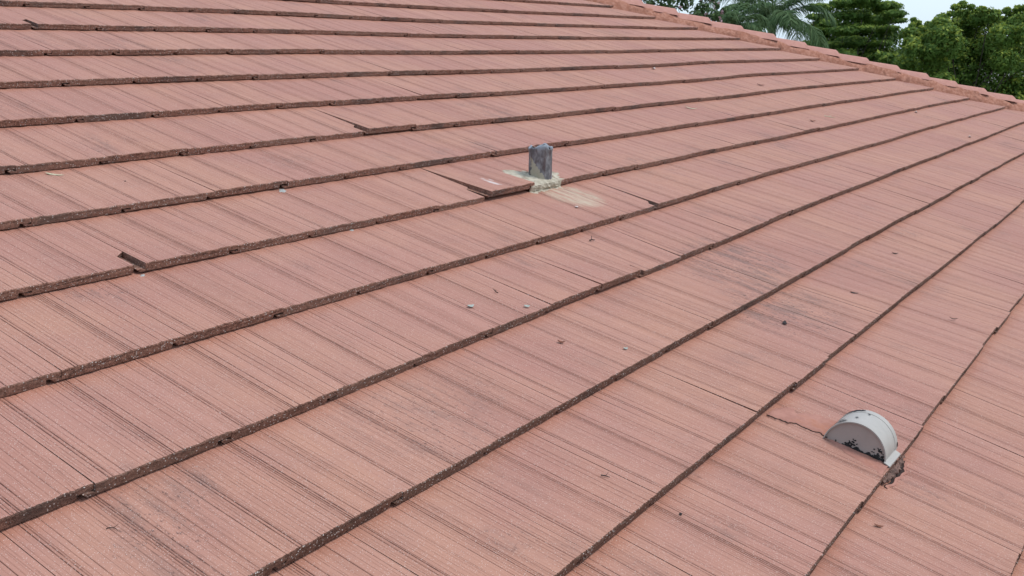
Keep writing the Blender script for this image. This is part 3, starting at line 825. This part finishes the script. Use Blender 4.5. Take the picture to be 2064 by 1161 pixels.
LIT = [
 ('fallen_leaf', 110, 352, -0.75, .052, .010, .06, M_PALE, 'long pale dry leaf lying at the left edge of the roof', 'leaf', 'leaf'),
 ('seed', 252, 366, 0.4, .008, .005, .1, M_DARK, 'tiny dark seed lying just right of the pale dry leaf', 'seed', 'leaf'),
 ('fallen_leaf', 948, 619, -0.2, .024, .014, .15, M_GREY, 'grey-green leaf scrap, left one of two side by side', 'leaf', 'leaf'),
 ('fallen_leaf', 1061, 620, -0.5, .020, .013, .2, M_GREY, 'grey-green leaf scrap, right one of two side by side', 'leaf', 'leaf'),
 ('twig', 1001, 590, 0.9, .018, .003, .2, M_DARK, 'tiny black twig above the two grey-green leaf scraps', 'twig', 'twig'),
 ('twig', 1193, 486, -0.3, .026, .005, .1, M_DARK, 'black forked twig lying below and right of the vent pipe', 'twig', 'twig'),
 ('fallen_leaf', 1130, 692, -0.9, .022, .010, .3, M_BROWN, 'curled red-brown leaf at the middle of the roof', 'leaf', 'leaf'),
 ('fallen_leaf', 1260, 705, -0.3, .016, .010, .2, M_GREY, 'small grey leaf scrap right of the curled red-brown leaf', 'leaf', 'leaf'),
 ('fallen_leaf', 1581, 652, 0.3, .034, .014, .08, M_DARK, 'blackened leaf flake lying amid the mould specks', 'leaf', 'leaf'),
 ('fallen_leaf', 1721, 592, -0.9, .032, .011, .1, M_DARK, 'blackened leaf flake up and right of the mouldy tiles', 'leaf', 'leaf'),
 ('fallen_leaf', 1803, 512, -0.9, .032, .009, .2, M_DARK, 'curled dark leaf sliver high on the right of the roof', 'leaf', 'leaf'),
 ('fallen_leaf', 1920, 645, -1.0, .032, .007, .2, M_DARK, 'narrow dark sliver of leaf near the right edge', 'leaf', 'leaf'),
 ('twig', 1219, 963, -1.1, .020, .003, .05, M_DARK, 'thin black splinter lying left of the half-round vent', 'twig', 'twig'),
 ('twig', 226, 1070, -1.0, .020, .0018, .3, M_DARK, 'curled hair-thin twig in the lower left corner', 'twig', 'twig'),
 ('pellet', 1371, 1038, 0.2, .009, .006, .1, M_DARK, 'round black pellet below and left of the half-round vent', 'pellet', 'leaf'),
 ('fallen_leaf', 1770, 1062, -1.1, .022, .007, .15, M_BROWN, 'brown leaf sliver below the half-round vent', 'leaf', 'leaf'),
 ('bird_dropping', 287, 555, 0.4, .026, .012, 0, M_DROP, 'small white bird dropping under the broken tile corner', 'bird dropping', 'splash'),
 ('bird_dropping', 570, 383, 0.6, .040, .030, 0, M_DROP, 'pale blue-grey bird dropping left of the lifted tile', 'bird dropping', 'splash'),
 ('bird_dropping', 708, 463, 0.4, .030, .016, 0, M_DROP, 'pale grey bird dropping below the nose of a tile at centre left', 'bird dropping', 'splash'),
 ('fallen_leaf', 1533, 172, -0.6, .075, .030, .1, M_BROWN, 'brown leaf lying high up near the hip', 'leaf', 'leaf'),
 ('fallen_leaf', 1392, 219, -1.0, .085, .018, .15, M_PALE, 'pale split leaf right of the vent pipe and above it', 'leaf', 'leaf'),
 ('twig', 1672, 237, -1.0, .08, .006, .1, M_PALE, 'pale thin twig below the hip caps', 'twig', 'twig'),
 ('fallen_leaf', 1637, 245, -0.6, .055, .02, .2, M_BROWN, 'brown leaf just left of the pale thin twig', 'leaf', 'leaf'),
 ('petal', 1846, 227, 0.2, .055, .03, .2, M_WHITE, 'pinkish white petal near the right end of the courses', 'petal', 'leaf'),
 ('petal', 1954, 277, 0.2, .05, .025, .2, M_WHITE, 'pinkish white petal close to the right edge of the picture', 'petal', 'leaf'),
 ('petal', 1317, 139, 0.2, .06, .03, .2, M_WHITE, 'white petal high on the roof left of the brown leaf', 'petal', 'leaf'),
 ('petal', 1162, 418, 0.2, .020, .012, .1, M_WHITE, 'white flake lying in the mortar smear below the vent pipe', 'petal', 'leaf'),
]
for i, L_ in enumerate(LIT):
    litter(*L_, seed=i)
# the fallen bud in front of the vent, its stalk leaning on the plate
u_, v_ = on_roof(1741, 927)
bud = empty('flower_bud', ROOF @ Matrix.Translation((u_, v_, tile_n(u_, v_) + 0.005)) @ Matrix.Rotation(-1.0, 4, 'Z'), 'cream flower bud with a green tip lying in front of the half-round vent', 'flower bud')
def lathe_x(prof, n=10):
    v, f = [], []
    for x, r in prof:
        for a in range(n):
            t = 2 * math.pi * a / n; v.append((x, r * math.cos(t), r * math.sin(t)))
    for i in range(len(prof) - 1):
        for a in range(n): f.append((i * n + a, i * n + (a + 1) % n, (i + 1) * n + (a + 1) % n, (i + 1) * n + a))
    return v, f
v, f = lathe_x([(-0.006, .0012), (-0.004, .0028), (0.002, .0042), (0.010, .0040), (0.015, .0024), (0.0165, .0004)])
mesh_obj('petals', v, f, M_BUD, bud, smooth=True)
v, f = lathe_x([(-0.016, .0006), (-0.012, .0022), (-0.006, .0026), (-0.003, .0028)])
mesh_obj('sepal', v, f, M_BUDG, bud, smooth=True)
v, f = lathe_x([(0.0, .0018), (0.012, .0022), (0.026, .0016)])
mesh_obj('stalk', v, f, M_GREY, bud, smooth=True, matrix=Matrix.Translation((-0.004, 0.004, 0.002)) @ Matrix.Rotation(-1.1, 4, 'Y') @ Matrix.Rotation(0.3, 4, 'Z'))

# ------------------------------------------------------------------ trees beyond the hip
def leaf_material(name, c1, c2, c3, trans=0.35):
    s = NM(name)
    lv = s.n('ShaderNodeAttribute', attribute_name='lv').outputs['Fac']
    oc = obj_co(s)
    col = s.mix(lv, c1, c2)
    col = s.mix(s.step(s.n('ShaderNodeAttribute', attribute_name='young_lit').outputs['Fac'], 0.2, 1.0), col, c3)
    s.done(col, 0.6, 0.14)
    tr = s.n('ShaderNodeBsdfTranslucent'); s.l(s.mix(0.5, col, c3), tr.inputs[0])
    mx = s.n('ShaderNodeMixShader'); mx.inputs[0].default_value = trans
    s.l(s.b.outputs[0], mx.inputs[1]); s.l(tr.outputs[0], mx.inputs[2]); s.l(mx.outputs[0], s.out.inputs[0])
    return s.m
M_BARK = rough_material('bark', (0.05, 0.04, 0.03), (0.11, 0.09, 0.07), 12, 1.0, 0.03)

def leaves(points, normals, size, young_lit, rng, aspect=0.5, up=0.5):
    """one leaf (two folded halves) per point"""
    n = len(points)
    d = rng.normal(0, 1, (n, 3)); nn = normals * (0.6 + up) + rng.normal(0, 0.55, (n, 3)); nn[:, 2] += up
    nn /= np.linalg.norm(nn, axis=1, keepdims=True)
    t = d - nn * (d * nn).sum(1, keepdims=True); t /= np.linalg.norm(t, axis=1, keepdims=True)
    b = np.cross(nn, t)
    L = size * rng.uniform(0.65, 1.3, (n, 1)); Wd = L * aspect * 0.5
    p = points
    v = np.stack([p - t * L * .5, p + b * Wd - nn * Wd * .25, p + t * L * .5 - nn * L * .12, p - b * Wd - nn * Wd * .25], 1).reshape(-1, 3)
    i = np.arange(n)[:, None] * 4
    f = np.concatenate([i + np.array([0, 1, 2]), i + np.array([0, 2, 3])], 1).reshape(-1, 3)
    lv = np.repeat(rng.random(n), 4); yg = np.repeat(young_lit, 4)
    return v, f, lv, yg

def big_mesh(name, v, f, mat, parent, attr):
    me = bpy.data.meshes.new(name)
    nv, nf_ = len(v), len(f)
    me.vertices.add(nv); me.vertices.foreach_set('co', np.asarray(v, np.float32).ravel())
    k = f.shape[1]
    me.loops.add(nf_ * k); me.loops.foreach_set('vertex_index', f.astype(np.int32).ravel())
    me.polygons.add(nf_); me.polygons.foreach_set('loop_start', np.arange(nf_, dtype=np.int32) * k)
    me.materials.append(mat)
    for an, av in attr.items():
        a = me.attributes.new(an, 'FLOAT', 'POINT'); a.data.foreach_set('value', np.asarray(av, np.float32))
    me.update(calc_edges=True); me.validate()
    o = bpy.data.objects.new(name, me); COL.objects.link(o); o.parent = parent
    return o

def tube(pts, radii, n=8):
    v, f = [], []
    for i, p in enumerate(pts):
        a = pts[max(0, i - 1)]; b = pts[min(len(pts) - 1, i + 1)]
        d = (b - a).normalized(); x = d.orthogonal().normalized(); y = d.cross(x)
        for j in range(n):
            t = 2 * math.pi * j / n; v.append(p + (x * math.cos(t) + y * math.sin(t)) * radii[i])
    for i in range(len(pts) - 1):
        for j in range(n): f.append((i * n + j, i * n + (j + 1) % n, (i + 1) * n + (j + 1) % n, (i + 1) * n + j))
    return v, f

def build_tree(name, base, clumps, mat, label, cat, seed, leaf=0.11, per=150, aspect=0.5, up=0.5, young_lit_p=0.1, trunk_r=0.16, group=None, fork=0.45):
    """clumps: (x, y, z, rx, rz) in world space; each gets a limb from the trunk and a cloud of leaves, thick on its upper outside"""
    root = empty(name, Matrix.Translation(base), label, cat, group or 'trees beyond the hip')
    rng = np.random.default_rng(seed)
    B = np.array(base)
    V, F, A, Y, o = [], [], [], [], 0
    for (x, y, z, rx, rz) in clumps:
        n = int(per * (rx / 0.5) ** 1.5)
        d = rng.normal(0, 1, (n, 3)); d[:, 2] += 0.35; d /= np.linalg.norm(d, axis=1, keepdims=True)
        r = rng.uniform(0.35, 1.0, (n, 1)) ** 0.5
        r *= 1 + 0.18 * np.sin(d[:, :1] * 7 + x * 3) * np.sin(d[:, 1:2] * 6 + y * 2)
        p = np.array([x, y, z]) + d * r * np.array([rx, rx, rz]) - B
        yg = np.where((rng.random(n) < young_lit_p) & (d[:, 2] > 0.2), 1.0, 0.0) if rng.random() > 0.35 else np.where((rng.random(n) < 0.55) & (d[:, 2] > 0.25), 1.0, 0.0) * (young_lit_p > 0.05)  # paler leaves on clump tops: new growth, and lit tops put into the colour
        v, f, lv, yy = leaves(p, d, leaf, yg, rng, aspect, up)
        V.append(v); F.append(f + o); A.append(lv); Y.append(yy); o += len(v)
    big_mesh('crown', np.concatenate(V), np.concatenate(F), mat, root, {'lv': np.concatenate(A), 'young_lit': np.concatenate(Y)})
    # trunk and limbs
    rs = random.Random(seed)
    zt = max(c[2] for c in clumps)
    top = Vector((sum(c[0] for c in clumps) / len(clumps), sum(c[1] for c in clumps) / len(clumps), base[2] + (zt - base[2]) * fork)) - Vector(base)
    parts = [tube([Vector((0, 0, -0.1)), Vector((0.03, 0.02, top.z * 0.3)), top * 0.65, top], [trunk_r * 1.4, trunk_r * 1.05, trunk_r * 0.9, trunk_r * 0.75], 10)]
    for ci, (x, y, z, rx, rz) in enumerate(clumps):
        if ci % 3: continue
        e = Vector((x, y, z)) - Vector(base)
        mid = top.lerp(e, 0.5) + Vector((rs.uniform(-.3, .3), rs.uniform(-.3, .3), rs.uniform(-.15, .25)))
        st = top * rs.uniform(0.7, 1.0)
        parts.append(tube([st, st.lerp(mid, 0.6), mid, mid.lerp(e, 0.6), e], [trunk_r * .16, trunk_r * .12, trunk_r * .09, trunk_r * .06, 0.006], 6))
    v, f = join(parts)
    mesh_obj('trunk', v, f, M_BARK, root, smooth=True)
    return root

def ground_under(px, depth):
    p = at(px, 100, depth); return (p.x, p.y, 0.0)
rs = random.Random(4)
def clump_px(px, py, dep, r_px, flat=0.8):
    p = at(px, py, dep); r = r_px / 2050.0 * dep
    return (p.x, p.y, p.z, r, r * flat)

# big round tree on the right
M_L1 = leaf_material('leaf_mid_green', (0.075, 0.145, 0.030), (0.145, 0.235, 0.052), (0.38, 0.44, 0.080), 0.45)
cl = []
for (px, py, r) in [(1885, 75, 30), (1905, 58, 28), (1935, 52, 28), (1965, 46, 26), (2000, 52, 30), (2032, 48, 26), (2065, 45, 30), (1855, 80, 26), (1870, 110, 34), (1925, 95, 40), (1985, 90, 40), (2050, 95, 40), (1965, 60, 42), (1905, 80, 40), (2030, 65, 44), (2085, 70, 46), (1850, 95, 34), (1815, 130, 34), (1790, 165, 26), (1880, 125, 40), (1945, 115, 46), (2010, 120, 46), (2075, 125, 50),
                    (1835, 165, 34), (1900, 165, 42), (1965, 170, 42), (2045, 175, 40), (2100, 180, 50), (1860, 200, 34), (1930, 205, 36), (1800, 195, 24), (1830, 65, 20), (1838, 92, 22),
                    (1945, 35, 22), (1990, 38, 24), (1915, 45, 18), (2045, 35, 24), (2075, 25, 26), (1870, 65, 22), (2060, 215, 28), (1775, 118, 12)]:
    for j in range(2):
        cl.append(clump_px(px + rs.uniform(-14, 14), py + rs.uniform(-8, 8), 25 + rs.uniform(-1.3, 1.5), r * rs.uniform(0.62, 0.85)))
for (px, py, r) in [(1842, 40, 7), (1858, 58, 9), (1888, 42, 9), (1900, 34, 8), (2010, 26, 9), (2030, 22, 10), (2052, 18, 10), (2066, 16, 9), (1925, 14, 9), (1940, 10, 10), (1958, 14, 8), (1932, 26, 9), (1968, 24, 10), (1948, 24, 8), (1915, 28, 8), (1980, 18, 8), (1990, 25, 9), (1850, 48, 9), (1838, 52, 8), (1870, 50, 8)]:
    cl.append(clump_px(px, py, 25 + rs.uniform(-.3, .3), r))
for (px, py, r) in [(1900, 150, 75), (1980, 140, 85), (2070, 140, 80), (1950, 210, 70), (1850, 190, 55), (2050, 220, 70)]:
    cl.append(clump_px(px, py, 26.2, r, 0.8))
build_tree('broadleaf_tree', ground_under(1950, 25), cl, M_L1, 'broad mid-green tree with yellowish new growth, rightmost beyond the hip', 'tree', 11, leaf=0.10, per=1300, young_lit_p=0.20, trunk_r=0.17)

# layered dark tree left of it
M_L2 = leaf_material('leaf_dark_green', (0.050, 0.105, 0.022), (0.110, 0.185, 0.036), (0.25, 0.33, 0.06), 0.45)
cl = []
for (px, py, r, fl) in [(1700, 8, 42, .32), (1745, 2, 40, .32), (1785, 10, 38, .32), (1655, 18, 34, .35), (1805, 28, 30, .3), (1720, 28, 44, .3), (1770, 38, 36, .3), (1815, 38, 22, .3), (1665, 45, 30, .35), (1640, 30, 18, .4),
                        (1690, 62, 38, .28), (1745, 58, 36, .28), (1655, 64, 26, .3), (1790, 60, 26, .28), (1715, 84, 36, .25), (1675, 88, 34, .28), (1770, 88, 30, .25), (1640, 90, 24, .3), (1700, 110, 38, .26), (1750, 112, 34, .28), (1655, 112, 28, .3), (1790, 110, 26, .3),
                        (1725, 138, 36, .3), (1690, 135, 30, .3), (1775, 140, 30, .3), (1740, 160, 36, .4), (1800, 160, 30, .4), (1700, 155, 30, .4)]:
    for j in range(2):
        cl.append(clump_px(px + rs.uniform(-10, 10), py + rs.uniform(-4, 4), 31 + rs.uniform(-1.6, 1.6), r * rs.uniform(0.65, 0.9), fl))
for (px, py, r) in [(1700, 45, 50), (1755, 40, 50), (1700, 80, 55), (1755, 85, 55), (1700, 130, 60), (1760, 130, 60), (1660, 100, 45), (1650, 60, 30), (1805, 125, 45), (1790, 70, 30), (1720, 160, 60), (1790, 165, 50)]:
    cl.append(clump_px(px, py, 32.6, r, 0.7))
build_tree('layered_tree', ground_under(1725, 31), cl, M_L2, 'dark green tree with flat tiered layers of foliage between palm and broad tree', 'tree', 12, leaf=0.12, per=900, up=0.9, young_lit_p=0.16, trunk_r=0.18)

# flowering bush-like tree at the left, with pale pink blossom
M_L3 = leaf_material('leaf_deep_green', (0.032, 0.068, 0.024), (0.075, 0.120, 0.040), (0.12, 0.18, 0.06), 0.25)
cl = []
for (px, py, r) in [(1300, -12, 26), (1340, 0, 28), (1380, 5, 28), (1415, 20, 24), (1440, 35, 18), (1400, 35, 22), (1360, -22, 34), (1420, -5, 16), (1445, 12, 9), (1450, 50, 12), (1310, 8, 14), (1270, -20, 22), (1350, 20, 18), (1435, -2, 8), (1458, 22, 7), (1330, 40, 30), (1380, 62, 30), (1425, 75, 24), (1355, 85, 34), (1400, 105, 30), (1310, 70, 30), (1290, 30, 26)]:
    cl.append(clump_px(px, py, 19.5 + rs.uniform(-.6, .8), r * 0.8))
t3 = build_tree('flowering_tree', ground_under(1370, 19.5), cl, M_L3, 'dark leafy tree with pale pink blossom, leftmost beyond the hip', 'tree', 13, leaf=0.085, per=900, young_lit_p=0.04, trunk_r=0.07)
M_BLOS = flat_mat('pink_blossom', (0.70, 0.48, 0.50))
rng = np.random.default_rng(5)
pts3 = []
for c in cl:
    for _ in range(2):
        d = rng.normal(0, 1, 3); d /= np.linalg.norm(d)
        pts3.append(np.array(c[:3]) + d * np.array([c[3], c[3], c[4]]) * 1.02)
pv, pf_ = [], []
for c in pts3:
    q = np.repeat(c[None], 5, 0) + rng.normal(0, 0.018, (5, 3)) - np.array(ground_under(1370, 19.5))
    v, f, _, _ = leaves(q, rng.normal(0, 1, (5, 3)), 0.055, np.zeros(5), rng, 0.8, 0.3)
    pf_.append(f + sum(len(z) for z in pv)); pv.append(v)
o = big_mesh('blossom', np.concatenate(pv), np.concatenate(pf_), M_BLOS, t3, {}); o['kind'] = 'stuff'

# palms
def frond_mesh(az, el, length, droop, rng, leaflet=0.55):
    """arching rib with drooping leaflets; local space from the crown's heart"""
    v, f, lv = [], [], []
    n = 60
    dirh = np.array([math.cos(az), math.sin(az), 0]); side = np.array([-math.sin(az), math.cos(az), 0])
    p = np.zeros(3); e = el; pts = []; ang = []
    st = length / n
    for i in range(n + 1):
        pts.append(p.copy()); ang.append(e)
        p = p + (dirh * math.cos(e) + np.array([0, 0, math.sin(e)])) * st
        e -= droop / n * (0.4 + 1.4 * i / n)
    for i in range(n):                          # rib
        w = 0.022 * (1 - i / n) + 0.005; w2 = 0.022 * (1 - (i + 1) / n) + 0.005
        o = len(v)
        v += [pts[i] - side * w, pts[i] + side * w, pts[i + 1] + side * w2, pts[i + 1] - side * w2]
        f += [(o, o + 1, o + 2), (o, o + 2, o + 3)]; lv += [0.9] * 4
    for i in range(4, n + 1):
        s_ = i / n
        Lf = leaflet * (math.sin(math.pi * min(1, 0.12 + s_ * 0.86)) ** 0.6) * rng.uniform(0.8, 1.1)
        fw = dirh * math.cos(ang[min(i, n)]) + np.array([0, 0, math.sin(ang[min(i, n)])])
        nrm = np.cross(fw, side)
        for sd in (1, -1):
            for rep in range(2):
                d = side * sd * rng.uniform(0.55, 0.8) + fw * rng.uniform(0.4, 0.75) + nrm * rng.uniform(-0.45, 0.15)
                d /= np.linalg.norm(d)
                a = pts[i] + fw * st * 0.5 * rep; m_ = a + d * Lf * 0.5 + np.array([0, 0, -0.06 * Lf]); b = a + d * Lf * 0.85 + np.array([0, 0, -0.42 * Lf * rng.uniform(0.6, 1.2)])
                wv = np.cross(d, np.array([0, 0, 1.0])); wv /= max(1e-6, np.linalg.norm(wv)); wv = wv * 0.6 + rng.normal(0, 0.4, 3)
                wv *= 0.011 / np.linalg.norm(wv)
                o = len(v)
                v += [a - wv * .6, a + wv * .6, m_ + wv, m_ - wv, b]
                f += [(o, o + 1, o + 2), (o, o + 2, o + 3), (o + 3, o + 2, o + 4)]
                lv += [rng.random()] * 5
    return np.array(v), np.array(f), np.array(lv)
M_PALM = leaf_material('palm_green', (0.065, 0.120, 0.050), (0.130, 0.200, 0.085), (0.18, 0.24, 0.10), 0.25)
M_PTRUNK = rough_material('palm_trunk', (0.20, 0.18, 0.15), (0.32, 0.30, 0.26), 6, 0.6, 0.02)
def palm(px, py, dep, label, seed, fl, n=15, group='palms beyond the hip'):
    heart = at(px, py, dep); base = Vector((heart.x, heart.y, 0))
    root = empty('palm_tree', Matrix.Translation(base), label, 'palm tree', group)
    h = heart.z
    v, f = tube([Vector((0, 0, -0.1)), Vector((0.02, 0, h * 0.3)), Vector((0, 0.02, h * 0.7)), Vector((0, 0, h * 0.88)), Vector((0, 0, h))], [0.24, 0.18, 0.19, 0.15, 0.08], 12)
    mesh_obj('trunk', v, f, M_PTRUNK, root, smooth=True)
    rng = np.random.default_rng(seed)
    for i in range(n):
        az = i * 2.39996 + rng.uniform(-.2, .2)
        el = math.radians(78 - 75 * (i / n) + rng.uniform(-6, 6))
        v, f, lv = frond_mesh(az, el, fl * rng.uniform(0.85, 1.1), 1.5 + rng.uniform(-.2, .4), rng, fl * 0.30)
        v = v + np.array([0, 0, h])
        big_mesh('frond', v, f, M_PALM, root, {'lv': lv, 'young_lit': np.zeros(len(lv))})
palm(1556, 50, 25, 'bushy palm with long drooping fronds, larger of the two palms', 31, 1.9, 20)
palm(1475, 62, 22.5, 'smaller palm with upright fronds, left of the larger palm', 32, 1.05, 13)

# pale house glimpsed under the broad tree, and a hedge of far trees closing the gaps low down
hb = at(2000, 175, 44)
h_root = empty('neighbour_house', Matrix.Translation((hb.x, hb.y, 0)), 'pale house glimpsed through gaps low in the broad tree', 'house')
ax = Vector((rw.x, rw.y, 0)).normalized(); ay = Vector((-ax.y, ax.x, 0))
def hv(a, b, c): return ax * a + ay * b + Vector((0, 0, c))
def boxv(x0, x1, y0, y1, z0, z1):
    v = [hv(x, y, z) for z in (z0, z1) for (x, y) in ((x0, y0), (x1, y0), (x1, y1), (x0, y1))]
    return v, [(3, 2, 1, 0), (4, 5, 6, 7), (0, 1, 5, 4), (1, 2, 6, 5), (2, 3, 7, 6), (3, 0, 4, 7)]
v, f = boxv(-3, 3.2, 0, 6, 0, 2.7)
mesh_obj('wall', v, f, M_STUCCO, h_root)
v = [hv(-3.4, -0.4, 2.72), hv(3.6, -0.4, 2.72), hv(3.6, 6.4, 2.72), hv(-3.4, 6.4, 2.72), hv(-1.2, 3, 3.9), hv(1.4, 3, 3.9)]
mesh_obj('roof', v, [(0, 1, 5, 4), (1, 2, 5), (2, 3, 4, 5), (3, 0, 4), (3, 2, 1, 0)], rough_material('grey_roof', (0.25, 0.24, 0.23), (0.35, 0.33, 0.31), 3), h_root)
for x in (-1.8, 0.3, 1.9):
    v, f = boxv(x, x + 0.9, -0.03, 0.01, 1.0, 2.1)
    mesh_obj('window', v, f, rough_material('dark_glass', (0.03, 0.04, 0.05), (0.05, 0.06, 0.07), 2, 0.1, 0.001, 0.15), h_root)

# distant belt of trees that closes the view all round beyond the gardens
rng = np.random.default_rng(77)
pts4, nr4 = [], []
for i in range(230):
    th_ = -0.75 + 1.9 * i / 230 + rng.uniform(-.02, .02)          # compass bearing from +X
    D_ = rng.uniform(85, 120); r_ = rng.uniform(2.0, 3.6)
    c_ = np.array([EYE.x + D_ * math.cos(th_), EYE.y + D_ * math.sin(th_), rng.uniform(1.4, 2.6)])
    d = rng.normal(0, 1, (260, 3)); d /= np.linalg.norm(d, axis=1, keepdims=True)
    pts4.append(c_ + d * np.array([r_, r_, min(2.6, r_ * 0.85)]) * rng.uniform(0.75, 1.0, (260, 1))); nr4.append(d)
v, f, lv, yy = leaves(np.concatenate(pts4), np.concatenate(nr4), 0.55, np.zeros(260 * 230), rng, 0.7, 0.4)
tag(big_mesh('distant_wood', v, f, M_L2, None, {'lv': lv, 'young_lit': yy}), 'low belt of dark green trees far beyond the gardens', 'trees', None, 'stuff')
